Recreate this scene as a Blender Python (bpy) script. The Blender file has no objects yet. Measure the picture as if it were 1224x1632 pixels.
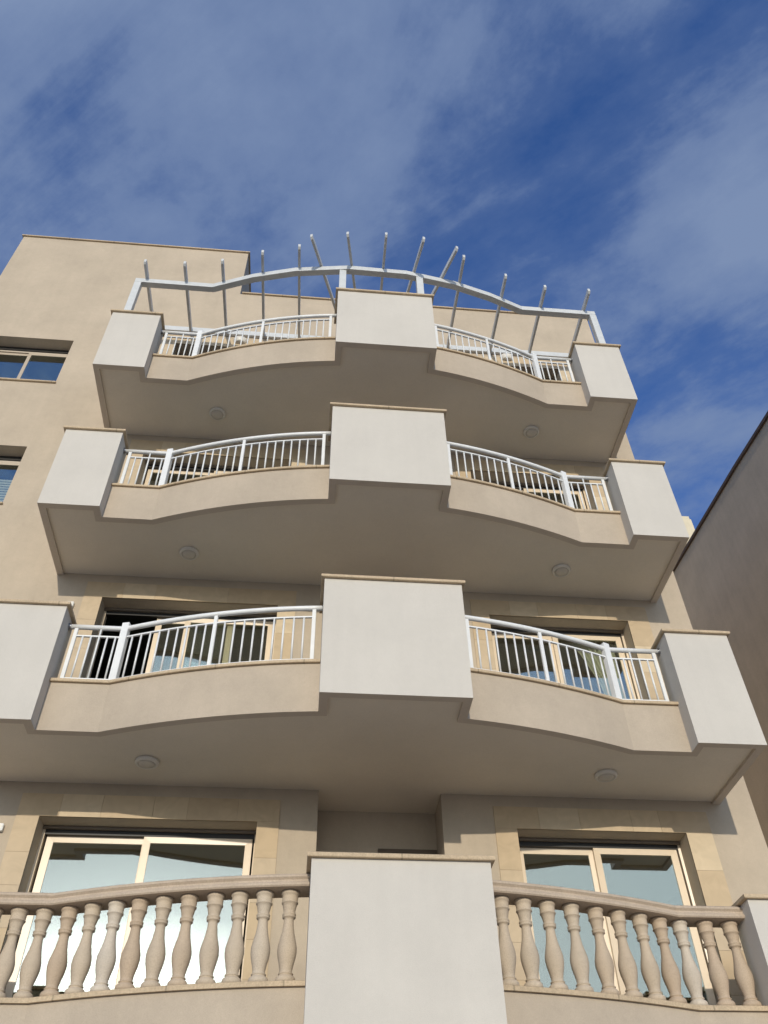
import bpy, bmesh, math, random
from mathutils import Vector, Matrix
random.seed(7)
SC = bpy.context.scene
C = SC.collection
R = math.radians

# ------------------------------------------------------------------ materials
MATS = {}
def new_mat(name):
    m = bpy.data.materials.new(name); m.use_nodes = True
    nt = m.node_tree; b = nt.nodes['Principled BSDF']
    MATS[name] = m
    return m, nt, b
def N(nt, t, **kw):
    n = nt.nodes.new(t)
    for k, v in kw.items():
        if k in n.inputs: n.inputs[k].default_value = v
        else: setattr(n, k, v)
    return n
def ramp(nt, fac, stops):
    r = nt.nodes.new('ShaderNodeValToRGB')
    els = r.color_ramp.elements
    while len(els) < len(stops): els.new(0.5)
    for e, (p, c) in zip(els, stops):
        e.position = p; e.color = (*c, 1) if len(c) == 3 else c
    nt.links.new(fac, r.inputs[0])
    return r
def mixc(nt, mode, fac, a, b):
    m = nt.nodes.new('ShaderNodeMix'); m.data_type = 'RGBA'; m.blend_type = mode
    for s, v in ((0, fac), (6, a), (7, b)):
        if hasattr(v, 'links') or hasattr(v, 'is_linked'): nt.links.new(v, m.inputs[s])
        else: m.inputs[s].default_value = v if s == 0 else (*v, 1)
    return m.outputs[2]
def plaster(name, col, grain=0.10, mott=0.10, bump=0.5, streak=0.06, rough=0.92, gs=160):
    m, nt, b = new_mat(name); L = nt.links
    tc = N(nt, 'ShaderNodeTexCoord')
    n1 = N(nt, 'ShaderNodeTexNoise', Scale=1.3, Detail=6.0, Roughness=0.6); L.new(tc.outputs['Object'], n1.inputs['Vector'])
    n2 = N(nt, 'ShaderNodeTexNoise', Scale=float(gs), Detail=3.0, Roughness=0.7); L.new(tc.outputs['Object'], n2.inputs['Vector'])
    mp = N(nt, 'ShaderNodeMapping'); mp.inputs['Scale'].default_value = (7, 7, 0.45); L.new(tc.outputs['Object'], mp.inputs[0])
    n3 = N(nt, 'ShaderNodeTexNoise', Scale=1.0, Detail=4.0); L.new(mp.outputs[0], n3.inputs['Vector'])
    r1 = ramp(nt, n1.outputs[0], [(0.3, (1-mott,)*3), (0.7, (1+mott*.6,)*3)])
    r2 = ramp(nt, n2.outputs[0], [(0.3, (1-grain,)*3), (0.7, (1+grain,)*3)])
    r3 = ramp(nt, n3.outputs[0], [(0.35, (1-streak,)*3), (0.6, (1,)*3)])
    c = mixc(nt, 'MULTIPLY', 1.0, col, r1.outputs[0])
    c = mixc(nt, 'MULTIPLY', 1.0, c, r2.outputs[0])
    c = mixc(nt, 'MULTIPLY', 1.0, c, r3.outputs[0])
    n4 = N(nt, 'ShaderNodeTexNoise', Scale=14.0, Detail=8.0, Roughness=0.7, Distortion=.8); L.new(tc.outputs['Object'], n4.inputs['Vector'])
    r4 = ramp(nt, n4.outputs[0], [(0.32, (1-mott*.35,)*3), (0.66, (1+mott*.25,)*3)])
    c = mixc(nt, 'MULTIPLY', 1.0, c, r4.outputs[0])
    bq = N(nt, 'ShaderNodeBump', Strength=bump*.35, Distance=0.012); L.new(n4.outputs[0], bq.inputs['Height'])
    L.new(c, b.inputs['Base Color'])
    b.inputs['Roughness'].default_value = rough
    bp = N(nt, 'ShaderNodeBump', Strength=bump, Distance=0.004); L.new(n2.outputs[0], bp.inputs['Height']); L.new(bq.outputs[0], bp.inputs['Normal'])
    L.new(bp.outputs[0], b.inputs['Normal'])
    return m
plaster('plaster_beige', (0.482, 0.397, 0.295), streak=0.03)
plaster('plaster_parapet', (0.460, 0.382, 0.292), streak=0.03)
plaster('plaster_white', (0.560, 0.522, 0.462), grain=0.08, mott=0.05, bump=0.6, streak=0.02)
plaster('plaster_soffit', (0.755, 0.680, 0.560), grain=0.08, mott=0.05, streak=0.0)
plaster('plaster_rim', (0.580, 0.500, 0.405), grain=0.08, mott=0.05, streak=0.0)
plaster('plaster_neighbour', (0.50, 0.395, 0.285), grain=0.14, mott=0.10, streak=0.04, bump=.8, gs=60)
plaster('plaster_cream', (0.66, 0.58, 0.42))
plaster('room_wall', (0.075, 0.08, 0.065))  # near-black colour stands in for the shade inside the rooms
plaster('coping_stone', (0.50, 0.385, 0.250), grain=0.18, mott=0.16, bump=0.3, rough=0.75, gs=60)
m = MATS['coping_stone']; nt_ = m.node_tree
tc_ = N(nt_, 'ShaderNodeTexCoord'); sx_ = N(nt_, 'ShaderNodeSeparateXYZ'); nt_.links.new(tc_.outputs['Object'], sx_.inputs[0])
pp_ = N(nt_, 'ShaderNodeMath', operation='PINGPONG'); nt_.links.new(sx_.outputs[0], pp_.inputs[0]); pp_.inputs[1].default_value = .47
rj_ = ramp(nt_, pp_.outputs[0], [(0.0, (.62,)*3), (.004, (.62,)*3), (.009, (1,)*3)])
bc_ = nt_.nodes['Principled BSDF'].inputs['Base Color']; old_ = bc_.links[0].from_socket
nt_.links.new(mixc(nt_, 'MULTIPLY', 1.0, old_, rj_.outputs[0]), bc_)
plaster('coping_dark', (0.10, 0.065, 0.05), grain=0.1, mott=0.1)

plaster('handrail_stone', (.46, .365, .270), grain=0.14, mott=0.10, bump=0.3, rough=0.8, gs=70)
def baluster_mat():
    m, nt, b = new_mat('cast_stone'); L = nt.links
    tc = N(nt, 'ShaderNodeTexCoord'); oi = N(nt, 'ShaderNodeObjectInfo')
    n = N(nt, 'ShaderNodeTexNoise', Scale=120.0, Detail=4.0); L.new(tc.outputs['Object'], n.inputs['Vector'])
    n1 = N(nt, 'ShaderNodeTexNoise', Scale=5.0, Detail=5.0); L.new(tc.outputs['Object'], n1.inputs['Vector'])
    base = ramp(nt, oi.outputs['Random'], [(0.0, (.46, .35, .245)), (0.25, (.49, .39, .28)), (0.8, (.50, .41, .305)), (1.0, (.55, .475, .38))])
    r = ramp(nt, n.outputs[0], [(0.3, (.86,)*3), (0.6, (1.05,)*3)])
    r1 = ramp(nt, n1.outputs[0], [(0.3, (.88,)*3), (0.7, (1.06,)*3)])
    c = mixc(nt, 'MULTIPLY', 1.0, base.outputs[0], r.outputs[0]); c = mixc(nt, 'MULTIPLY', 1.0, c, r1.outputs[0])
    L.new(c, b.inputs['Base Color']); b.inputs['Roughness'].default_value = .85
    bp = N(nt, 'ShaderNodeBump', Strength=.35, Distance=0.003); L.new(n.outputs[0], bp.inputs['Height']); L.new(bp.outputs[0], b.inputs['Normal'])
baluster_mat()
def limestone():
    m, nt, b = new_mat('limestone'); L = nt.links
    tc = N(nt, 'ShaderNodeTexCoord'); ge = N(nt, 'ShaderNodeNewGeometry')
    base = ramp(nt, ge.outputs['Random Per Island'], [(0.0, (.49, .37, .235)), (.45, (.56, .43, .27)), (.8, (.52, .41, .28)), (1.0, (.61, .485, .32))])
    n = N(nt, 'ShaderNodeTexNoise', Scale=5.0, Detail=7.0, Distortion=1.2); L.new(tc.outputs['Object'], n.inputs['Vector'])
    r = ramp(nt, n.outputs[0], [(0.3, (.90,)*3), (0.7, (1.05,)*3)])
    L.new(mixc(nt, 'MULTIPLY', 1.0, base.outputs[0], r.outputs[0]), b.inputs['Base Color']); b.inputs['Roughness'].default_value = .8
limestone()
def simple(name, col, rough=.5, metal=0., spec=.5, var=.05, scale=8.):
    m, nt, b = new_mat(name); L = nt.links
    tc = N(nt, 'ShaderNodeTexCoord'); n = N(nt, 'ShaderNodeTexNoise', Scale=scale, Detail=5.0); L.new(tc.outputs['Object'], n.inputs['Vector'])
    r = ramp(nt, n.outputs[0], [(0.3, (1-var,)*3), (0.7, (1+var*.5,)*3)])
    L.new(mixc(nt, 'MULTIPLY', 1.0, col, r.outputs[0]), b.inputs['Base Color'])
    b.inputs['Roughness'].default_value = rough; b.inputs['Metallic'].default_value = metal
    b.inputs['Specular IOR Level'].default_value = spec
simple('white_metal', (.74, .74, .72), .38, var=.06)
simple('pergola_metal', (.58, .59, .58), .45, var=.08)
simple('champagne_frame', (.74, .60, .43), .35, var=.04)
simple('window_frame', (.45, .37, .28), .4)
simple('dark_track', (.022, .02, .018), .5)
simple('track_cover', (.20, .16, .12), .6)
simple('lamp_plastic', (.74, .70, .62), .45)
simple('lamp_lens', (.62, .57, .49), .35)
simple('steel', (.45, .45, .45), .35, metal=1.)
simple('curtain_cloth', (.58, .56, .42), .9, var=.1, scale=20)
simple('blind_cloth', (.62, .61, .50), .8, var=.1)
simple('door_wood', (.12, .085, .055), .6, var=.2)
simple('asphalt', (.055, .055, .055), .9, var=.25, scale=30)
simple('paving', (.60, .54, .46), .85, var=.15, scale=6)
simple('plain_ground', (.48, .43, .36), .95, var=.2, scale=.4)
simple('cloth_white', (.7, .7, .68), .8)
def glass(name, ior=.14, tint=(.93, .96, .92)):
    m = bpy.data.materials.new(name); m.use_nodes = True; MATS[name] = m
    nt = m.node_tree; nt.nodes.clear(); L = nt.links
    out = N(nt, 'ShaderNodeOutputMaterial'); mx = N(nt, 'ShaderNodeMixShader')
    tr = N(nt, 'ShaderNodeBsdfTransparent'); tr.inputs[0].default_value = (*tint, 1)
    gl = N(nt, 'ShaderNodeBsdfGlossy'); gl.inputs['Roughness'].default_value = 0.0; gl.inputs[0].default_value = (.93, 1.0, .97, 1)
    lw = N(nt, 'ShaderNodeLayerWeight', Blend=.5)
    pw = N(nt, 'ShaderNodeMath', operation='POWER'); L.new(lw.outputs['Facing'], pw.inputs[0]); pw.inputs[1].default_value = 3.2
    fr = N(nt, 'ShaderNodeMath', operation='MULTIPLY_ADD'); L.new(pw.outputs[0], fr.inputs[0]); fr.inputs[1].default_value = .80; fr.inputs[2].default_value = ior
    tc = N(nt, 'ShaderNodeTexCoord'); n = N(nt, 'ShaderNodeTexNoise', Scale=0.9, Detail=1.0); L.new(tc.outputs['Object'], n.inputs['Vector'])
    bp = N(nt, 'ShaderNodeBump', Strength=.06, Distance=0.02); L.new(n.outputs[0], bp.inputs['Height']); L.new(bp.outputs[0], gl.inputs['Normal'])
    L.new(fr.outputs[0], mx.inputs[0]); L.new(tr.outputs[0], mx.inputs[1]); L.new(gl.outputs[0], mx.inputs[2]); L.new(mx.outputs[0], out.inputs[0])
glass('glass', .205)

# ------------------------------------------------------------------ mesh helpers
def BM(): return bmesh.new()
def box(bm, x0, x1, y0, y1, z0, z1, bev=0.0):
    vs = [bm.verts.new((x, y, z)) for z in (z0, z1) for y in (y0, y1) for x in (x0, x1)]
    fs = [(0,2,3,1),(4,5,7,6),(0,1,5,4),(2,6,7,3),(0,4,6,2),(1,3,7,5)]
    faces = [bm.faces.new([vs[i] for i in f]) for f in fs]
    if bev > 0:
        es = list({e for f in faces for e in f.edges})
        bmesh.ops.bevel(bm, geom=es, offset=bev, segments=2, affect='EDGES')
def bar(bm, a, b, w, h, up=(0, 0, 1)):
    a = Vector(a); b = Vector(b); d = (b-a).normalized(); s = d.cross(Vector(up)).normalized()*w/2; u = s.cross(d).normalized()*h/2
    v = [bm.verts.new(p+q) for p in (a, b) for q in (-s-u, s-u, s+u, -s+u)]
    for f in ((0,1,2,3),(7,6,5,4),(0,4,5,1),(1,5,6,2),(2,6,7,3),(3,7,4,0)): bm.faces.new([v[i] for i in f])
def cyl(bm, a, b, r, n=12, r2=None):
    a = Vector(a); b = Vector(b); d = (b-a).normalized(); t = Vector((1,0,0)) if abs(d.x) < .9 else Vector((0,1,0))
    s = d.cross(t).normalized(); u = d.cross(s); r2 = r if r2 is None else r2
    va = [bm.verts.new(a+(s*math.cos(i*2*math.pi/n)+u*math.sin(i*2*math.pi/n))*r) for i in range(n)]
    vb = [bm.verts.new(b+(s*math.cos(i*2*math.pi/n)+u*math.sin(i*2*math.pi/n))*r2) for i in range(n)]
    for i in range(n): f = bm.faces.new([va[i], va[(i+1)%n], vb[(i+1)%n], vb[i]]); f.smooth = True
    bm.faces.new(va[::-1]); bm.faces.new(vb)
def sweep(bm, pts, prof, smooth=False, bottom_mat=None, outer_mats=None):
    """closed profile [(offset to the left of travel, z)] swept along a plan polyline with mitred corners"""
    n = len(pts); P = [Vector(p) for p in pts]; rings = []
    for i in range(n):
        if i == 0: d = (P[1]-P[0]).normalized(); nn = Vector((-d.y, d.x)); k = 1
        elif i == n-1: d = (P[-1]-P[-2]).normalized(); nn = Vector((-d.y, d.x)); k = 1
        else:
            d0 = (P[i]-P[i-1]).normalized(); d1 = (P[i+1]-P[i]).normalized()
            n0 = Vector((-d0.y, d0.x)); n1 = Vector((-d1.y, d1.x)); nn = (n0+n1).normalized(); k = 1/max(.2, nn.dot(n0))
        rings.append([bm.verts.new((P[i].x+nn.x*o*k, P[i].y+nn.y*o*k, z)) for o, z in prof])
    m = len(prof); zmin = min(z for _, z in prof)
    for i in range(n-1):
        for j in range(m):
            f = bm.faces.new([rings[i][j], rings[i][(j+1)%m], rings[i+1][(j+1)%m], rings[i+1][j]]); f.smooth = smooth
            if bottom_mat is not None and abs(prof[j][1]-zmin) < 1e-6 and abs(prof[(j+1)%m][1]-zmin) < 1e-6: f.material_index = bottom_mat
            if outer_mats is not None and abs(prof[j][0]) < 1e-6 and abs(prof[(j+1)%m][0]) < 1e-6: f.material_index = outer_mats[i]
    bm.faces.new(rings[0]); bm.faces.new(rings[-1][::-1])
def rect(o0, o1, z0, z1): return [(o0, z0), (o1, z0), (o1, z1), (o0, z1)]
def circ(o, z, r, n=14): return [(o+r*math.cos(i*2*math.pi/n), z+r*math.sin(i*2*math.pi/n)) for i in range(n)]
def lathe(bm, prof, n=24, cx=0, cy=0):
    rings = [[bm.verts.new((cx+r*math.cos(i*2*math.pi/n), cy+r*math.sin(i*2*math.pi/n), z)) for i in range(n)] for r, z in prof]
    for a, b in zip(rings, rings[1:]):
        for i in range(n): f = bm.faces.new([a[i], a[(i+1)%n], b[(i+1)%n], b[i]]); f.smooth = True
    bm.faces.new(rings[0][::-1]); bm.faces.new(rings[-1])
def wloc(o):
    v = Vector((0, 0, 0))
    while o is not None: v += o.location; o = o.parent
    return v
def obj(name, bm, mat, parent=None, local=False, loc=None, bevel=0):
    """link a bmesh as one object; vertices are world coordinates unless local"""
    bmesh.ops.recalc_face_normals(bm, faces=bm.faces)
    me = bpy.data.meshes.new(name); bm.to_mesh(me); bm.free()
    for mm in (mat if isinstance(mat, (list, tuple)) else [mat]): me.materials.append(MATS[mm])
    o = bpy.data.objects.new(name, me); C.objects.link(o)
    if parent is not None:
        o.parent = parent
        if not local: o.location = -wloc(parent)
    if loc is not None: o.location = loc
    if bevel:
        md = o.modifiers.new('bevel', 'BEVEL'); md.width = bevel; md.segments = 2; md.limit_method = 'ANGLE'; md.angle_limit = R(50)
    return o
def tag(o, label=None, cat=None, group=None, kind=None):
    for k, v in (('label', label), ('category', cat), ('group', group), ('kind', kind)):
        if v: o[k] = v
    return o
def empty(name, loc, label, cat, group=None):
    o = bpy.data.objects.new(name, None); C.objects.link(o); o.location = loc; o.empty_display_size = .2
    return tag(o, label, cat, group)

# ------------------------------------------------------------------ measured layout
W = 2.10                                   # main wall plane (y); street side is -y
GZ = -6.9                                  # street level
ZB = dict(A=-3.752, B=-0.645, C=2.455, D=5.500)
HB = 1.470; HC = 0.5815                    # height of pier boxes, height of the low curved walls
XLO, XLI, XRI, XRO = -4.447, -3.670, 3.338, 4.110
YB, YS = 0.70, 0.900
XKL, XKR = -3.035, 2.685
CW = 0.766
def yarc(x): return 0.3255 + (x+.175)**2/14.18
TH = 0.14
def line_left(n=22):
    pts = [(XLI, YS), (XKL, yarc(XKL))]
    for i in range(1, n+1):
        x = XKL + (-CW-XKL)*i/n; pts.append((x, yarc(x)))
    return pts
def line_right(n=20):
    pts = []
    for i in range(n+1):
        x = CW + (XKR-CW)*i/n; pts.append((x, yarc(x)))
    return pts + [(XRI, yarc(XKR))]
LL, LR = line_left(), line_right()
def y_on(x):
    if x < XKL: return YS
    if x > XKR: return yarc(XKR)
    return yarc(x)

bld = empty('apartment_building', (0, W, GZ), 'beige plastered apartment block with stacked curved balconies filling the view', 'building')

# ------------------------------------------------------------------ main walls with holes
def wall_holes(bm, x0, x1, z0, z1, holes, y, depth):
    xs = sorted({x0, x1, *[h[0] for h in holes], *[h[1] for h in holes]})
    zs = sorted({z0, z1, *[h[2] for h in holes], *[h[3] for h in holes]})
    xs = [x for x in xs if x0 <= x <= x1]; zs = [z for z in zs if z0 <= z <= z1]
    V = {}
    def v(x, z):
        if (x, z) not in V: V[(x, z)] = bm.verts.new((x, y, z))
        return V[(x, z)]
    for a, b in zip(xs, xs[1:]):
        for c, d in zip(zs, zs[1:]):
            mx, mz = (a+b)/2, (c+d)/2
            if any(h[0] < mx < h[1] and h[2] < mz < h[3] for h in holes): continue
            bm.faces.new([v(a, c), v(b, c), v(b, d), v(a, d)])
    for h in holes:
        dd = h[4] if len(h) > 4 else depth
        a, b, c, d = h[:4]
        q = [bm.verts.new((p, yy, r)) for yy in (y, y+dd) for p, r in ((a, c), (b, c), (b, d), (a, d))]
        for i in range(4): bm.faces.new([q[i], q[(i+1) % 4], q[4+(i+1) % 4], q[4+i]])
lev = ['A', 'B', 'C', 'D']
nxt = {'A': ZB['B'], 'B': ZB['C'], 'C': ZB['D'], 'D': 8.60}
DL = (-3.752, -1.372); DR = (1.588, 3.592)
RD = 0.30
XW0, XW1 = -7.54, 4.53
holes = []
for k in lev:
    ft = ZB[k]+.22; dt = nxt[k]-.365
    holes += [(DL[0], DL[1], ft, dt, RD), (DR[0], DR[1], ft, dt, RD)]
for k in 'ABC': holes.append((-.70, .732, ZB[k]+.20, nxt[k]+.06, .52))
WIN = [(-7.16, -5.585, z, z+1.30) for z in (6.81, 3.79, .72, -2.38)]
holes += [(*w, RD) for w in WIN]
bm = BM()
wall_holes(bm, XW0, XW1, GZ, 10.17, holes, W, RD)
# upper block of the left wing, its side return, flank walls, roof, back
def quad(bm, *p): bm.faces.new([bm.verts.new(q) for q in p])
BX = -2.745
quad(bm, (XW0, W, 10.17), (BX, W, 10.17), (BX, W, 11.87), (XW0, W, 11.87))
quad(bm, (BX, W, 9.2), (BX, 9, 9.2), (BX, 9, 11.87), (BX, W, 11.87))
quad(bm, (XW0, W, GZ), (XW0, 14, GZ), (XW0, 14, 11.87), (XW0, W, 11.87))
quad(bm, (XW0, 9, 9.2), (BX, 9, 9.2), (BX, 9, 11.87), (XW0, 9, 11.87))
quad(bm, (XW0, W, 11.86), (BX, W, 11.86), (BX, 9, 11.86), (XW0, 9, 11.86))
quad(bm, (XW1, W, GZ), (XW1, 14, GZ), (XW1, 14, 10.17), (XW1, W, 10.17))
quad(bm, (XW0, 14, GZ), (XW1, 14, GZ), (XW1, 14, 10.17), (XW0, 14, 10.17))
quad(bm, (BX, W+.2, 9.3), (XW1, W+.2, 9.3), (XW1, 14, 9.3), (BX, 14, 9.3))
quad(bm, (BX, W+.2, 9.3), (XW1, W+.2, 9.3), (XW1, W+.2, 10.17), (BX, W+.2, 10.17))
quad(bm, (BX, W+.002, 10.168), (XW1, W+.002, 10.168), (XW1, W+.2, 10.168), (BX, W+.2, 10.168))
# back walls of the central recesses
for k in 'ABC': quad(bm, (-.70, W+.52, ZB[k]+.2), (.732, W+.52, ZB[k]+.2), (.732, W+.52, nxt[k]+.06), (-.70, W+.52, nxt[k]+.06))
obj('wall', bm, 'plaster_beige', bld)
# copings on the roof parapets
bm = BM()
sweep(bm, [(XW0-.0, 9), (XW0, W), (BX, W), (BX, 9)], [(-.035, 11.872), (.25, 11.872), (.25, 11.915), (-.028, 11.915), (-.035, 11.905)])
sweep(bm, [(BX+.04, W), (XW1, W), (XW1, 14)], [(-.035, 10.172), (.22, 10.172), (.22, 10.215), (-.028, 10.215), (-.035, 10.205)])
obj('roof_coping', bm, 'coping_stone', bld)
# rooms behind the openings, their shade put into the wall colour
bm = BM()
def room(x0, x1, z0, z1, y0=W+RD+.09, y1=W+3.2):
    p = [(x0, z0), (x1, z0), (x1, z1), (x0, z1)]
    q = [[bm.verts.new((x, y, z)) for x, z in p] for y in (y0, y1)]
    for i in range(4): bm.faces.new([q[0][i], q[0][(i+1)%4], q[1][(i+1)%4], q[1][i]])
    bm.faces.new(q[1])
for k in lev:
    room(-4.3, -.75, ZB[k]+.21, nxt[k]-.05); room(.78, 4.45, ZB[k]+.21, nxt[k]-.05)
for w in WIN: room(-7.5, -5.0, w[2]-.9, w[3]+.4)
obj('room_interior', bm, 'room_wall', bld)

# ------------------------------------------------------------------ window and door joinery
def frame_ring(bm, x0, x1, z0, z1, w, y0, y1, wt=None):
    wt = wt or w
    # mitred casement frame
    o = [(x0, z0), (x1, z0), (x1, z1), (x0, z1)]; i = [(x0+w, z0+w), (x1-w, z0+w), (x1-w, z1-wt), (x0+w, z1-wt)]
    V = [[bm.verts.new((x, y, z)) for x, z in s] for y, s in ((y0, o), (y0+.008, i), (y1, i), (y1, o))]
    for a in range(4):
        A, B = V[a], V[(a+1) % 4]
        for k in range(4): bm.faces.new([A[k], A[(k+1)%4], B[(k+1)%4], B[k]])
def slider(name, x0, x1, z0, z1, panels, opening_label=None):
    y = W+RD-.055
    bm = BM(); frame_ring(bm, x0, x1, z0, z1-.004, .028, y+.002, y+.10)
    fr = obj(name, bm, 'champagne_frame', bld)
    if opening_label: fr['label'] = opening_label
    bm = BM(); box(bm, x0+.03, x1-.03, y+.006, y+.095, z1-.085, z1-.032); obj('track', bm, 'dark_track', fr, local=True)
    bm = BM(); box(bm, x0+.002, x1-.002, y-.03, y, z1-.034, z1-.006); obj('shutter_guide', bm, 'track_cover', fr, local=True)
    for a, b, back in panels:
        yy = y+.012+(.042 if back else 0)
        bm = BM(); frame_ring(bm, a, b, z0+.03, z1-.075, .078, yy, yy+.038)
        s = obj('sash', bm, 'champagne_frame', fr, local=True)
        bm = BM(); box(bm, a+.075, b-.075, yy+.016, yy+.022, z0+.10, z1-.15)
        obj('pane', bm, 'glass', fr, local=True)
    return fr
for k in lev:
    z0, z1 = ZB[k]+.22, nxt[k]-.365
    pl = [(-3.70, -2.57, True), (-2.63, -1.42, False)] if k != 'B' else [(-3.03, -1.98, True), (-2.635, -1.42, False)]
    if k == 'D': pl = [(-2.66, -1.45, True), (-2.63, -1.42, False)]
    slider('balcony_door', DL[0], DL[1], z0, z1, pl, 'sliding door slid partly open' if k in 'BD' else None)
    slider('balcony_door', DR[0], DR[1], z0, z1, [(1.63, 2.56, True), (2.535, 3.54, False)] if k != 'D' else [(1.66, 2.59, True), (1.63, 2.56, False)])
    # stone surrounds, 12 mm proud of the plaster
    for d in ((-4.0, -1.128, *DL), (1.335, 3.902, *DR)):
        bm = BM(); t = z1+.26; g = .0012
        nb_ = 6 if d[0] < 0 else 5; xs_ = [d[0]]+sorted(d[0]+(d[1]-d[0])*(q+random.uniform(-.18, .18))/nb_ for q in range(1, nb_))+[d[1]]
        for a, b in zip(xs_, xs_[1:]): box(bm, a+g, b-g, W-.014, W+.01, z1, t)
        for a, b in ((d[0], d[2]), (d[3], d[1])):
            z = z1
            while z > z0+.02:
                zn = max(z0, z-random.uniform(.34, .50)); box(bm, a, b, W-.014, W+.01, zn+g, z-g); z = zn
        obj('door_surround', bm, 'limestone', bld)
for i, w in enumerate(WIN):
    x0, x1, z0, z1 = w; y = W+RD-.05
    bm = BM(); frame_ring(bm, x0, x1, z0, z1-.09, .03, y, y+.07)
    fr = obj('window', bm, 'window_frame', bld)
    bm = BM(); box(bm, x0+.002, x1-.002, y-.02, y+.07, z1-.088, z1-.004); obj('track', bm, 'dark_track', fr, local=True)
    xm = (x0+x1)/2
    for a, b, yy in ((x0+.03, xm+.02, y+.03), (xm-.035, x1-.025, y+.002)):
        bm = BM(); frame_ring(bm, a, b, z0+.03, z1-.12, .055, yy, yy+.028); obj('sash', bm, 'window_frame', fr, local=True)
        bm = BM(); box(bm, a+.05, b-.05, yy+.012, yy+.017, z0+.08, z1-.17); obj('pane', bm, 'glass', fr, local=True)
    bm = BM(); box(bm, x0-.015, x1+.015, W-.035, W+RD-.06, z0-.035, z0+.004, .006); obj('sill', bm, 'coping_stone', fr, local=True)
for k in 'ABC':
    bm = BM(); box(bm, .03, .725, W+.49, W+.535, ZB[k]+.22, nxt[k]-.42); frd = obj('recess_door', bm, 'door_wood', bld)
    bm = BM(); frame_ring(bm, .10, .655, ZB[k]+.3, nxt[k]-.49, .07, W+.475, W+.489); obj('door_panel', bm, 'door_wood', frd, local=True)

# ------------------------------------------------------------------ balconies
def cap_prof(o0, o1, z):        # a coping stone with a softened nose and a drip recess
    return [(o0+.004, z+.002), (o1, z+.002), (o1, z+.040), (o0+.008, z+.042), (o0, z+.034), (o0, z+.008)]
for k in lev:
    zb = ZB[k]
    # slab (bottom set 15 mm above the parapet rim)
    e = .05
    outline = [(XLO+e, W-.003), (XLO+e, YB+e), (XLI-e, YB+e), (XLI-e, YS+.01)]
    outline = [(XLO+e, W-.003), (XLO+e, YB+e), (XLI-e, YB+e), (XLI-e, YS+e)] + [(x, y+e) for x, y in LL[1:-1]] + [(-CW+e, yarc(-CW)+e), (-CW+e, e), (CW-e, e), (CW-e, yarc(CW)+e)] + [(x, y+e) for x, y in LR[1:-1]] + [(XRI+e, YS+e-.02), (XRI+e, YB+e), (XRO-e, YB+e), (XRO-e, W-.003)]
    bm = BM()
    lo = [bm.verts.new((x, y, zb+.034)) for x, y in outline]; hi = [bm.verts.new((x, y, zb+.20)) for x, y in outline]
    bm.faces.new(lo[::-1]); bm.faces.new(hi)
    for i in range(len(lo)):
        j = (i+1) % len(lo); bm.faces.new([lo[i], lo[j], hi[j], hi[i]])
    bmesh.ops.triangulate(bm, faces=[f for f in bm.faces if len(f.verts) > 4])
    slab = obj('balcony_slab', bm, 'plaster_soffit', bld)
    rim = [(XLO, W-.002), (XLO, YB), (XLI, YB), (XLI, YS)] + LL[1:-1] + [(-CW, yarc(-CW)), (-CW, 0), (CW, 0), (CW, yarc(CW))] + LR[1:-1] + [(XRI, yarc(XKR)), (XRI, YB), (XRO, YB), (XRO, W-.002)]
    om = [1, 1, 1] + [2]*(len(LL)-1) + [1, 1, 1] + [2]*(len(LR)-1) + [1, 1, 1]
    bm = BM(); sweep(bm, rim, rect(0, .090, zb, zb+.04), outer_mats=om)
    obj('slab_rim', bm, ['plaster_rim', 'plaster_white', 'plaster_parapet'], slab, local=True)
    if k in 'BCD':   # soffit of the recess
        bm = BM(); box(bm, -.698, .730, W-.0025, W+.518, zb+.034, zb+.19); obj('recess_ceiling', bm, 'plaster_soffit', bld)
    # pier boxes
    boxes = [[(XLO, W), (XLO, YB), (XLI, YB), (XLI, 1.09)], [(-CW, .60), (-CW, 0), (CW, 0), (CW, .60)], [(XRI, 1.06), (XRI, YB), (XRO, YB), (XRO, W)]]
    for i, pts in enumerate(boxes):
        bm = BM(); pp = pts
        sweep(bm, pp, rect(0, TH, zb+.04, zb+HB), bottom_mat=1)
        pr = obj('pier_box', bm, ['plaster_white', 'plaster_soffit'], bld)
        bm = BM(); q = [Vector(p) for p in pts]
        q2 = [tuple(v) for v in q]
        if i != 0: q2[0] = (q2[0][0], q2[0][1]+.03)
        if i != 2: q2[-1] = (q2[-1][0], q2[-1][1]+.03)
        sweep(bm, q2, cap_prof(-.038, TH+.03, zb+HB)); obj('coping', bm, 'coping_stone', pr, local=True)
    # low curved walls with coping
    for ln in (LL, LR):
        bm = BM(); sweep(bm, ln, rect(0, TH, zb+.04, zb+HC), bottom_mat=1)
        pw = obj('curved_parapet', bm, ['plaster_parapet', 'plaster_soffit'], bld)
        bm = BM()
        if k == 'A': sweep(bm, ln, [(-.03, zb+HC+.002), (TH+.06, zb+HC+.002), (TH+.06, zb+HC+.04), (-.018, zb+HC+.045), (-.03, zb+HC+.038)])
        else: sweep(bm, ln, cap_prof(-.032, TH+.03, zb+HC))
        obj('coping', bm, 'coping_stone', pw, local=True)
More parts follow.
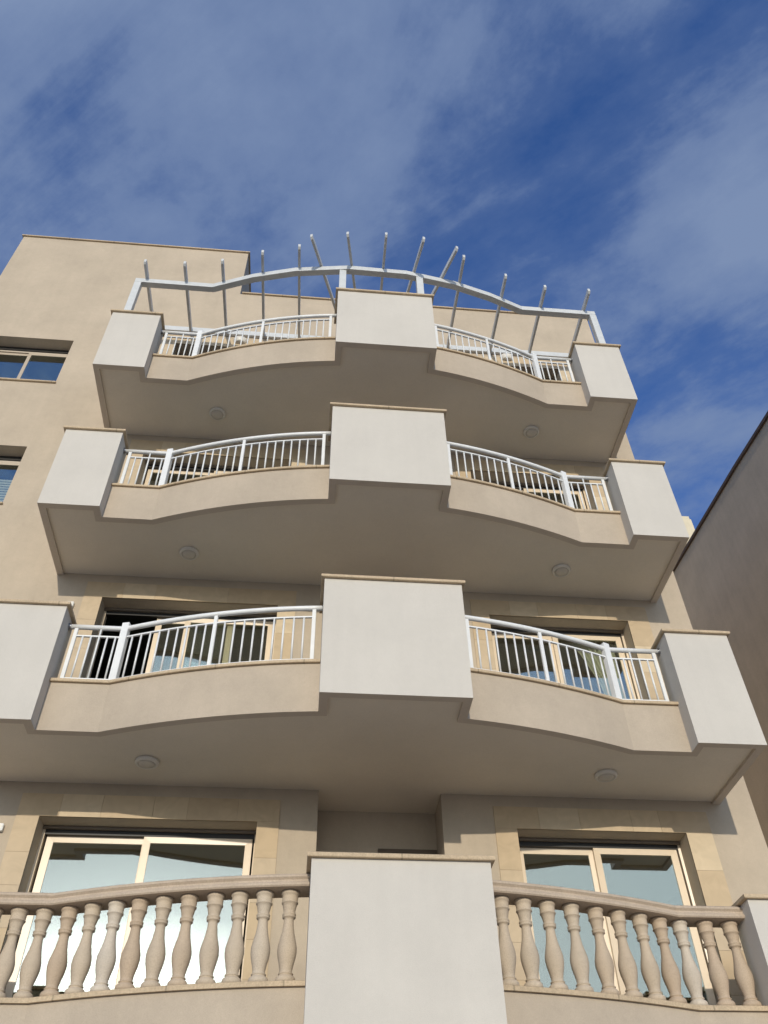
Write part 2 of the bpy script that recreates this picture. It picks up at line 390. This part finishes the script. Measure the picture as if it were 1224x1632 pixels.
# railings of the upper three balconies
OFF = .06
def offs(pts, o): 
    return [(x, y+o) for x, y in pts]
for k in 'BCD':
    zb = ZB[k]
    for side, ln in (('L', LL), ('R', LR)):
        xe0, xe1 = ln[0][0], ln[-1][0]
        if side == 'L': kx, cx, mx, ex = -3.025, -.86, -1.965, -3.575
        else: kx, cx, mx, ex = 2.665, .885, 1.78, 3.255
        root = None
        # handrail tube
        bm = BM(); sweep(bm, offs(ln, OFF), circ(0, zb+1.375, .030), smooth=True)
        rl = obj('railing', bm, 'white_metal', bld)
        rl['label'] = 'white metal railing following the curved balcony wall'
        xf = xe0 if side == 'L' else xe1; sg = 1 if side == 'L' else -1
        bm = BM(); cyl(bm, (xf+.001*sg, y_on(xf)+OFF, zb+1.375), (xf+.012*sg, y_on(xf)+OFF, zb+1.375), .045, 16); cyl(bm, (xf+.012*sg, y_on(xf)+OFF, zb+1.375), (xf+.03*sg, y_on(xf)+OFF, zb+1.375), .034, 16)
        obj('wall_flange', bm, 'steel', rl, local=True)
        # posts
        def post(x, w, d, top):
            bm = BM(); y = y_on(x)+OFF
            s = (y_on(x+.02)-y_on(x-.02))/.04; a = math.atan(s)
            box(bm, -w/2, w/2, -d/2, d/2, zb+HC+.043, top, .004)
            bmesh.ops.rotate(bm, cent=(0,0,0), matrix=Matrix.Rotation(a, 3, 'Z'), verts=bm.verts)
            bmesh.ops.translate(bm, vec=(x, y, 0), verts=bm.verts)
            obj('post', bm, 'white_metal', rl, local=True)
        post(kx, .085, .075, zb+1.445)
        for x in (cx, mx, ex): post(x, .042, .03, zb+1.352)
        # infill panels: top and bottom rail with round bars
        for a, b, n in ((kx, mx, 9), (mx, cx, 9)) if side == 'L' else ((mx, kx, 7), (cx, mx, 7)):
            lo, hi = min(a, b)+.02, max(a, b)-.02
            pp = [(lo+(hi-lo)*i/10, y_on(lo+(hi-lo)*i/10)+OFF) for i in range(11)]
            bm = BM(); sweep(bm, pp, rect(-.012, .012, zb+1.240, zb+1.258)); sweep(bm, pp, rect(-.014, .014, zb+.662, zb+.680))
            for i in range(n):
                x = a+(b-a)*(i+1)/(n+1); cyl(bm, (x, y_on(x)+OFF, zb+.679), (x, y_on(x)+OFF, zb+1.241), .0115, 8)
            obj('infill_panel', bm, 'white_metal', rl, local=True)
        lo, hi = min(kx, ex)+.02, max(kx, ex)-.02; yy = y_on(ex)+OFF
        bm = BM(); box(bm, lo, hi, yy-.012, yy+.012, zb+1.240, zb+1.258); box(bm, lo, hi, yy-.014, yy+.014, zb+.662, zb+.680)
        for i in range(5):
            x = ex+(kx-ex)*(i+1)/6*1.0; cyl(bm, (x, yy, zb+.679), (x, yy, zb+(1.35 if i == 2 else 1.241)), .0115, 8)
        obj('infill_panel', bm, 'white_metal', rl, local=True)
# stone balustrade of the lowest balcony
zb = ZB['A']; z0 = zb+HC+.044; z1 = zb+1.352; H = z1-z0
pf = [(.086, 0), (.088, .03), (.086, .052), (.076, .068), (.062, .078), (.058, .088), (.066, .094), (.067, .102), (.056, .110), (.056, .14), (.066, .20), (.080, .27), (.087, .33), (.085, .39), (.072, .46), (.056, .54), (.047, .62), (.044, .67), (.047, .695),
      (.060, .700), (.062, .712), (.056, .724), (.063, .732), (.062, .745), (.052, .752), (.054, .775), (.062, .82), (.069, .858), (.076, .862), (.077, .874), (.071, .880), (.073, .93), (.074, .952), (.083, .960), (.084, .985), (.078, 1.0)]
bmB = BM(); lathe(bmB, [(r*.93, z*H) for r, z in pf], 28)
meB = bpy.data.meshes.new('baluster')
bmesh.ops.recalc_face_normals(bmB, faces=bmB.faces); bmB.to_mesh(meB); bmB.free(); meB.materials.append(MATS['cast_stone'])
xsL = [-3.55, -3.33, -3.11, -2.88, -2.665, -2.45, -2.24, -2.025, -1.805, -1.575, -1.365, -1.15, -.93]
xsR = [.93, 1.14, 1.365, 1.60, 1.84, 2.07, 2.30, 2.515, 2.735, 2.985, 3.225]
for ln, xs in ((LL, xsL), (LR, xsR)):
    bm = BM()
    hz = z1
    prof = [(-.055, hz), (.20, hz), (.205, hz+.03), (.195, hz+.055), (.20, hz+.075), (.19, hz+.105), (.17, hz+.115), (-.03, hz+.115), (-.055, hz+.100), (-.058, hz+.082), (-.042, hz+.062), (-.045, hz+.045), (-.062, hz+.030), (-.064, hz+.012)]
    sweep(bm, ln, prof)
    bal = obj('balustrade', bm, 'handrail_stone', bld); bal['label'] = 'moulded stone handrail on turned stone balusters'
    for x in xs:
        o = bpy.data.objects.new('baluster', meB); C.objects.link(o); o.parent = bal; o.location = (x, y_on(x)+.075, z0); o.rotation_euler.z = random.random()*6

# ------------------------------------------------------------------ ceiling lights
def ceiling_light(loc, label):
    t = empty('ceiling_light', loc, label, 'ceiling light', 'round lights under the balconies')
    bm = BM(); lathe(bm, [(.118, 0), (.130, -.004), (.132, -.018), (.124, -.034), (.104, -.044), (.096, -.040), (.094, -.030)], 36)
    obj('rim', bm, 'lamp_plastic', t, local=True)
    bm = BM(); lathe(bm, [(.093, -.031), (.088, -.042), (.070, -.050), (.040, -.055), (.012, -.057)], 32)
    obj('lens', bm, 'lamp_lens', t, local=True)
    return t
for k, nm in (('B', 'lowest'), ('C', 'middle'), ('D', 'topmost')):
    ceiling_light((-2.60, 1.54, ZB[k]+.034), 'round white ceiling light under the %s balcony slab, left of the two there' % nm)
    ceiling_light((2.55, 1.515, ZB[k]+.034), 'round white ceiling light under the %s balcony slab, right of the two there' % nm)
# half-round wall lights on the top terrace
def wall_light(loc, label):
    t = empty('wall_light', loc, label, 'wall light', 'half-round wall lights on the top terrace')
    bm = BM(); n = 16
    rings = []
    for z, s in ((0, .72), (.03, .86), (.075, .97), (.11, 1.0)):
        rings.append([bm.verts.new((.135*s*math.cos(math.pi*i/n), -.11*s*math.sin(math.pi*i/n)-.004, z)) for i in range(n+1)])
    for a, b in zip(rings, rings[1:]):
        for i in range(n): f = bm.faces.new([a[i], a[i+1], b[i+1], b[i]]); f.smooth = True
    bm.faces.new(rings[0]); bm.faces.new(rings[-1])
    for a, b in zip(rings, rings[1:]): bm.faces.new([a[0], b[0], b[-1], a[-1]])
    obj('shade', bm, 'lamp_plastic', t, local=True)
    bm = BM(); box(bm, -.10, .10, -.004, 0, .0, .10); obj('back_plate', bm, 'white_metal', t, local=True)
wall_light((-2.56, W-.001, 8.36), 'half-round white wall light on the top terrace, behind the left railing')
wall_light((2.60, W-.001, 8.40), 'half-round white wall light on the top terrace, behind the right railing')
# small white boxes on the wall beside the left piers
for z, lb in ((1.925, 'small white box on the wall beside the upper left railing balcony'), (-1.16, 'small white box on the wall at the left edge, above the balustrade')):
    t = empty('wall_fixture', (-4.135, W, z), lb, 'wall fixture', 'small white boxes on the wall')
    bm = BM(); box(bm, -.045, .045, -.05, -.001, -.04, .04, .006); obj('housing', bm, 'white_metal', t, local=True)
    bm = BM(); box(bm, -.03, .03, -.053, -.0505, -.025, .025); obj('cover', bm, 'lamp_plastic', t, local=True)

# ------------------------------------------------------------------ pergola
BT = 8.60
pg = empty('pergola', (-.165, 1.2, ZB['D']+HB+.042), 'white metal pergola with fanning rafters over the top terrace', 'pergola')
bl = [(-4.42, YS+.085)] + [(x, y+.085) for x, y in LL[1:]] + [(x, y+.085) for x, y in LR[:-1]] + [(4.085, yarc(XKR)+.085)]
# facet the curved part into a few straight lengths like the photo
def facet(xs): return [(x, y_on(x)+.085) for x in xs]
bl = [(-4.42, YS+.085)] + facet([XKL, -2.3, -1.55, -.6, .45, 1.35, 2.05, XKR]) + [(4.085, yarc(XKR)+.085)]
bm = BM(); sweep(bm, bl, rect(0, .11, BT-.125, BT-.002)); obj('beam', bm, 'pergola_metal', pg, bevel=.004)
bm = BM(); box(bm, -4.42, 4.085, W-.06, W-.002, BT-.0, BT+.14, .004); obj('wall_plate', bm, 'pergola_metal', pg)
for x, y in ((-4.36, YS+.14), (4.028, yarc(XKR)+.14), (-.69, .42+.085), (.69, .44+.085)):
    bm = BM(); w = .06; box(bm, x-w, x+w, y-.054, y+.054, ZB['D']+HB+.043, BT-.126, .004)
    po = obj('post', bm, 'pergola_metal', pg)
    bm = BM(); box(bm, x-.085, x+.085, y-.08, y+.08, ZB['D']+HB+.0425, ZB['D']+HB+.051, .002); obj('base_plate', bm, 'pergola_metal', po, local=True)
tips = [(-4.23, .666, -4.22), (-3.53, .645, -3.52), (-2.855, .54, -2.845), (-2.135, .31, -2.135), (-1.485, .147, -1.455), (-1.28, -.059, -.54), (-.648, -.159, -.24), (.03, -.204, .04), (.70, -.177, .35), (1.312, -.049, .64), (1.461, .108, 1.44), (2.283, .414, 2.28), (3.055, .581, 3.065), (3.885, .59, 3.885)]
for tx, ty, rx in tips:
    a = Vector((tx, ty)); b = Vector((rx, W-.06)); d = (b-a).normalized(); s = Vector((-d.y, d.x))*.021
    bm = BM(); zt = BT+.11; zl = BT
    side = [(a, zt), (a, zt-.080), (a+d*.04, zl), (b, zl), (b, zt)]
    V = [[bm.verts.new((p.x+q*s.x, p.y+q*s.y, z)) for p, z in side] for q in (-1, 1)]
    bm.faces.new(V[0]); bm.faces.new(V[1][::-1])
    for i in range(5): bm.faces.new([V[0][i], V[0][(i+1)%5], V[1][(i+1)%5], V[1][i]])
    obj('rafter', bm, 'pergola_metal', pg)

# ------------------------------------------------------------------ curtain and blind
bm = BM(); n = 60; rows = 14
zc0, zc1 = ZB['B']+.24, 2.02; grid = []
for j in range(rows+1):
    t = j/rows; z = zc1+(zc0-zc1)*t
    xl = 2.86+.34*min(1, (t*3.2))**.8; xr = 3.50
    grid.append([bm.verts.new((xl+(xr-xl)*i/n, W+RD+.16+.028*math.sin(i*.85+.4*math.sin(j*.5)), z)) for i in range(n+1)])
for j in range(rows):
    for i in range(n): f = bm.faces.new([grid[j][i], grid[j][i+1], grid[j+1][i+1], grid[j+1][i]]); f.smooth = True
cur = obj('curtain', bm, 'curtain_cloth'); tag(cur, 'pale green gathered curtain behind the right-hand glass door of a railing balcony', 'curtain')
md = cur.modifiers.new('solid', 'SOLIDIFY'); md.thickness = .003
bm = BM(); w = WIN[1]
for i in range(22):
    z = w[3]-.40-i*.056
    if z < w[2]+.05: break
    bar(bm, (w[0]+.08, W+RD+.10, z), (w[1]-.10, W+RD+.10, z), .034, .002, up=(0, -.95, -.3))
bl_ = obj('window_blind', bm, 'blind_cloth'); tag(bl_, 'pale slatted blind hanging behind the lower window at the left edge', 'blind')

# ------------------------------------------------------------------ neighbours
nb = empty('neighbouring_building', (10, 4, GZ), 'brown plastered side wall of the building at the right edge', 'building')
XN = 10.0; YNF, ZNF = 3.9, 10.80; YNB, ZNB = 13.5, 11.74
bm = BM()
pts = [(YNB, ZNB), (6.8, 11.15), (YNF, ZNF)]
for (ya, za), (yb, z2) in zip(pts, pts[1:]):
    quad(bm, (XN, ya, GZ), (XN, yb, GZ), (XN, yb, z2), (XN, ya, za))
    quad(bm, (XN, ya, za), (XN, yb, z2), (19, yb, z2), (19, ya, za))
quad(bm, (XN, YNF, GZ), (19, YNF, GZ), (19, YNF, ZNF), (XN, YNF, ZNF))
quad(bm, (19, YNB, GZ), (19, YNF, GZ), (19, YNF, ZNF), (19, YNB, ZNB))
quad(bm, (XN, YNB, GZ), (19, YNB, GZ), (19, YNB, ZNB), (XN, YNB, ZNB))
obj('wall', bm, 'plaster_neighbour', nb)
bm = BM()
for (ya, za), (yb, z2) in zip(pts, pts[1:]): bar(bm, (XN+.09, ya, za+.047), (XN+.09, yb, z2+.047), .30, .09)
bar(bm, (XN+.25, YNF+.08, ZNF+.047), (19, YNF+.08, ZNF+.047), .28, .088)
obj('roof_coping', bm, 'coping_dark', nb)
bm = BM()
for xx in (11.5, 15.2):
    for zz in (-3.4, -.3, 2.8, 5.9, 8.6): box(bm, xx, xx+1.6, YNF-.03, YNF-.001, zz, zz+1.4)
o = obj('window', bm, 'dark_track', nb)
# cream block far behind, seen in the gap
fb = empty('distant_building', (9.5, 14, GZ), 'cream building with a rounded roof parapet seen in the gap behind', 'building')
bm = BM(); box(bm, 5.2, 12.75, 15.2, 24, GZ, 16.4); box(bm, 5.2, 12.55, 14.2, 15.19, 13.6, 14.35, .02); box(bm, 5.2, 11.9, 14.9, 15.19, GZ, 13.6)
obj('wall', bm, 'plaster_cream', fb)
bm = BM(); box(bm, 5.2, 12.95, 14.0, 15.1, 15.15, 16.85, .14); obj('parapet', bm, 'plaster_cream', fb)
bm = BM(); box(bm, 5.4, 12.6, 15.1, 15.195, 14.36, 15.14); obj('window', bm, 'dark_track', fb)
bm = BM()
for i in range(5): cyl(bm, (5.4, 14.35, 14.45+i*.14), (12.45, 14.35, 14.45+i*.14), .018, 8)
for x in (5.6, 8, 10.2, 12.4): cyl(bm, (x, 14.35, 14.35), (x, 14.35, 15.1), .02, 8)
obj('railing', bm, 'white_metal', fb)

# ------------------------------------------------------------------ street
bm = BM(); quad(bm, (-400, -400, GZ-.16), (400, -400, GZ-.16), (400, 400, GZ-.16), (-400, 400, GZ-.16)); tag(obj('ground', bm, 'plain_ground'), kind='structure')
bm = BM(); quad(bm, (-200, -11.0, GZ-.15), (200, -11.0, GZ-.15), (200, -4.6, GZ-.15), (-200, -4.6, GZ-.15)); tag(obj('road', bm, 'asphalt'), kind='structure')
bm = BM(); box(bm, -60, 60, -4.6, 2.3, GZ-.3, GZ-.004, .01); tag(obj('pavement', bm, 'paving'), kind='structure')
bm = BM(); box(bm, -60, 60, -14, -11.0, GZ-.3, GZ-.003, .01); tag(obj('far_pavement', bm, 'paving'), kind='structure')

# ------------------------------------------------------------------ light and sky
SUN = Vector((-.078, -1, .262)).normalized()
el = math.asin(SUN.z); az = math.atan2(SUN.x, SUN.y)
ld = bpy.data.lights.new('sun', 'SUN'); ld.energy = 2.5; ld.angle = R(.55); ld.color = (1, .925, .79)
lo = bpy.data.objects.new('sun', ld); C.objects.link(lo); lo.location = SUN*30
lo.rotation_euler = (-SUN).to_track_quat('-Z', 'Y').to_euler()
w = bpy.data.worlds.new('World'); SC.world = w; w.use_nodes = True
nt = w.node_tree; L = nt.links; bg = nt.nodes['Background']
sky = N(nt, 'ShaderNodeTexSky'); sky.sky_type = 'NISHITA'; sky.sun_disc = False
sky.sun_elevation = el; sky.sun_rotation = az; sky.altitude = 50; sky.air_density = 1.0; sky.dust_density = 1.2; sky.ozone_density = 3.0
tc = N(nt, 'ShaderNodeTexCoord'); sp = N(nt, 'ShaderNodeSeparateXYZ'); L.new(tc.outputs['Generated'], sp.inputs[0])
zc = N(nt, 'ShaderNodeMath', operation='MAXIMUM'); L.new(sp.outputs[2], zc.inputs[0]); zc.inputs[1].default_value = .08
dx = N(nt, 'ShaderNodeMath', operation='DIVIDE'); L.new(sp.outputs[0], dx.inputs[0]); L.new(zc.outputs[0], dx.inputs[1])
dy = N(nt, 'ShaderNodeMath', operation='DIVIDE'); L.new(sp.outputs[1], dy.inputs[0]); L.new(zc.outputs[0], dy.inputs[1])
cb = N(nt, 'ShaderNodeCombineXYZ'); L.new(dx.outputs[0], cb.inputs[0]); L.new(dy.outputs[0], cb.inputs[1])
mp = N(nt, 'ShaderNodeMapping', vector_type='TEXTURE'); mp.inputs['Rotation'].default_value = (0, 0, R(-42)); mp.inputs['Scale'].default_value = (2.1, .75, 1); mp.inputs['Location'].default_value = (3.1, 1.7, 0)
L.new(cb.outputs[0], mp.inputs[0])
c1 = N(nt, 'ShaderNodeTexNoise', Scale=2.3, Detail=10.0, Roughness=.62, Distortion=.35); L.new(mp.outputs[0], c1.inputs['Vector'])
c2 = N(nt, 'ShaderNodeTexNoise', Scale=3.6, Detail=8.0, Roughness=.6); L.new(cb.outputs[0], c2.inputs['Vector'])
ad = N(nt, 'ShaderNodeMath', operation='MULTIPLY_ADD'); L.new(c1.outputs[0], ad.inputs[0]); ad.inputs[1].default_value = 1.15; ad.inputs[2].default_value = -.565
hf = N(nt, 'ShaderNodeMath', operation='MULTIPLY_ADD'); L.new(c2.outputs[0], hf.inputs[0]); hf.inputs[1].default_value = .9; L.new(ad.outputs[0], hf.inputs[2])
# broad veils and gaps, by direction in the sky
BLOBS = [((-0.079, 0.294, 0.953), 18, 0.10), ((-0.256, 0.381, 0.888), 14, 0.13), ((0.231, 0.377, 0.897), 30, -0.20), ((0.27, 0.301, 0.915), 60, -0.04), ((0.44, 0.349, 0.828), 110, 0.34), ((0.44, 0.449, 0.778), 50, 0.06), ((0.425, 0.594, 0.683), 80, 0.1), ((-0.163, 0.434, 0.886), 60, 0.0), ((0.386, 0.215, 0.897), 40, 0.0), ((0.106, 0.353, 0.93), 60, 0.05)]
def blob(d, k, amp):
    dn = N(nt, 'ShaderNodeVectorMath', operation='DOT_PRODUCT'); L.new(tc.outputs['Generated'], dn.inputs[0]); dn.inputs[1].default_value = Vector(d).normalized()
    a = N(nt, 'ShaderNodeMath', operation='SUBTRACT'); L.new(dn.outputs['Value'], a.inputs[0]); a.inputs[1].default_value = 1
    b = N(nt, 'ShaderNodeMath', operation='MULTIPLY'); L.new(a.outputs[0], b.inputs[0]); b.inputs[1].default_value = k
    c = N(nt, 'ShaderNodeMath', operation='EXPONENT'); L.new(b.outputs[0], c.inputs[0])
    e = N(nt, 'ShaderNodeMath', operation='MULTIPLY'); L.new(c.outputs[0], e.inputs[0]); e.inputs[1].default_value = amp
    return e.outputs[0]
dens = hf.outputs[0]
for d, k, amp in BLOBS:
    s_ = N(nt, 'ShaderNodeMath', operation='ADD'); L.new(dens, s_.inputs[0]); L.new(blob(d, k, amp), s_.inputs[1]); dens = s_.outputs[0]
cr = ramp(nt, dens, [(.26, (.0,)*3), (.44, (.22,)*3), (.60, (.70,)*3), (.82, (1,)*3)])
dotn = N(nt, 'ShaderNodeVectorMath', operation='DOT_PRODUCT'); sq = N(nt, 'ShaderNodeVectorMath', operation='MULTIPLY'); L.new(tc.outputs['Generated'], sq.inputs[0]); sq.inputs[1].default_value = (.45, 1, 1)
nz_ = N(nt, 'ShaderNodeVectorMath', operation='NORMALIZE'); L.new(sq.outputs[0], nz_.inputs[0]); L.new(nz_.outputs[0], dotn.inputs[0]); dotn.inputs[1].default_value = SUN
gl = ramp(nt, dotn.outputs['Value'], [(0.0, (1.35, 1.85, 3.0)), (.60, (1.8, 2.4, 3.6)), (.89, (2.8, 3.8, 5.4)), (.945, (8.0, 9.0, 9.3)), (.975, (8.6, 9.3, 9.5)), (.989, (9.6, 10.2, 10.6)), (.9962, (15, 15.6, 16)), (.999, (36, 35, 34))])
veil = ramp(nt, dotn.outputs['Value'], [(.885, (0,)*3), (.95, (.85,)*3), (.99, (1,)*3)])
mxv = N(nt, 'ShaderNodeMath', operation='MAXIMUM'); L.new(cr.outputs[0], mxv.inputs[0]); L.new(veil.outputs[0], mxv.inputs[1])
base = mixc(nt, 'MULTIPLY', 1.0, sky.outputs[0], (.47, .77, 1.27))
skyc = mixc(nt, 'MIX', mxv.outputs[0], base, gl.outputs[0])
L.new(skyc, bg.inputs[0]); bg.inputs[1].default_value = .15

# ------------------------------------------------------------------ camera
P = dict(f=1340.49, pitch=.7882, yaw=.1050, roll=-.0206, c=(-.8401, -7.1084, -5.2714))
cp, sp_ = math.cos(P['pitch']), math.sin(P['pitch']); cy, sy = math.cos(P['yaw']), math.sin(P['yaw'])
F = Vector((sy*cp, cy*cp, sp_)); Rr = Vector((cy, -sy, 0)); U = Rr.cross(F)
cr_, sr_ = math.cos(P['roll']), math.sin(P['roll'])
R2 = cr_*Rr+sr_*U; U2 = -sr_*Rr+cr_*U
cd = bpy.data.cameras.new('camera'); co = bpy.data.objects.new('camera', cd); C.objects.link(co)
M = Matrix((R2, U2, -F)).transposed().to_4x4(); M.translation = Vector(P['c']); co.matrix_world = M
cd.sensor_fit = 'VERTICAL'; cd.sensor_height = 36; cd.lens = P['f']/1632*36; cd.clip_end = 2000; cd.clip_start = .05
SC.camera = co
SC.render.resolution_x = 768; SC.render.resolution_y = 1024
SC.view_settings.view_transform = 'Standard'; SC.view_settings.look = 'None'; SC.view_settings.gamma = 1; SC.view_settings.exposure = 0.0
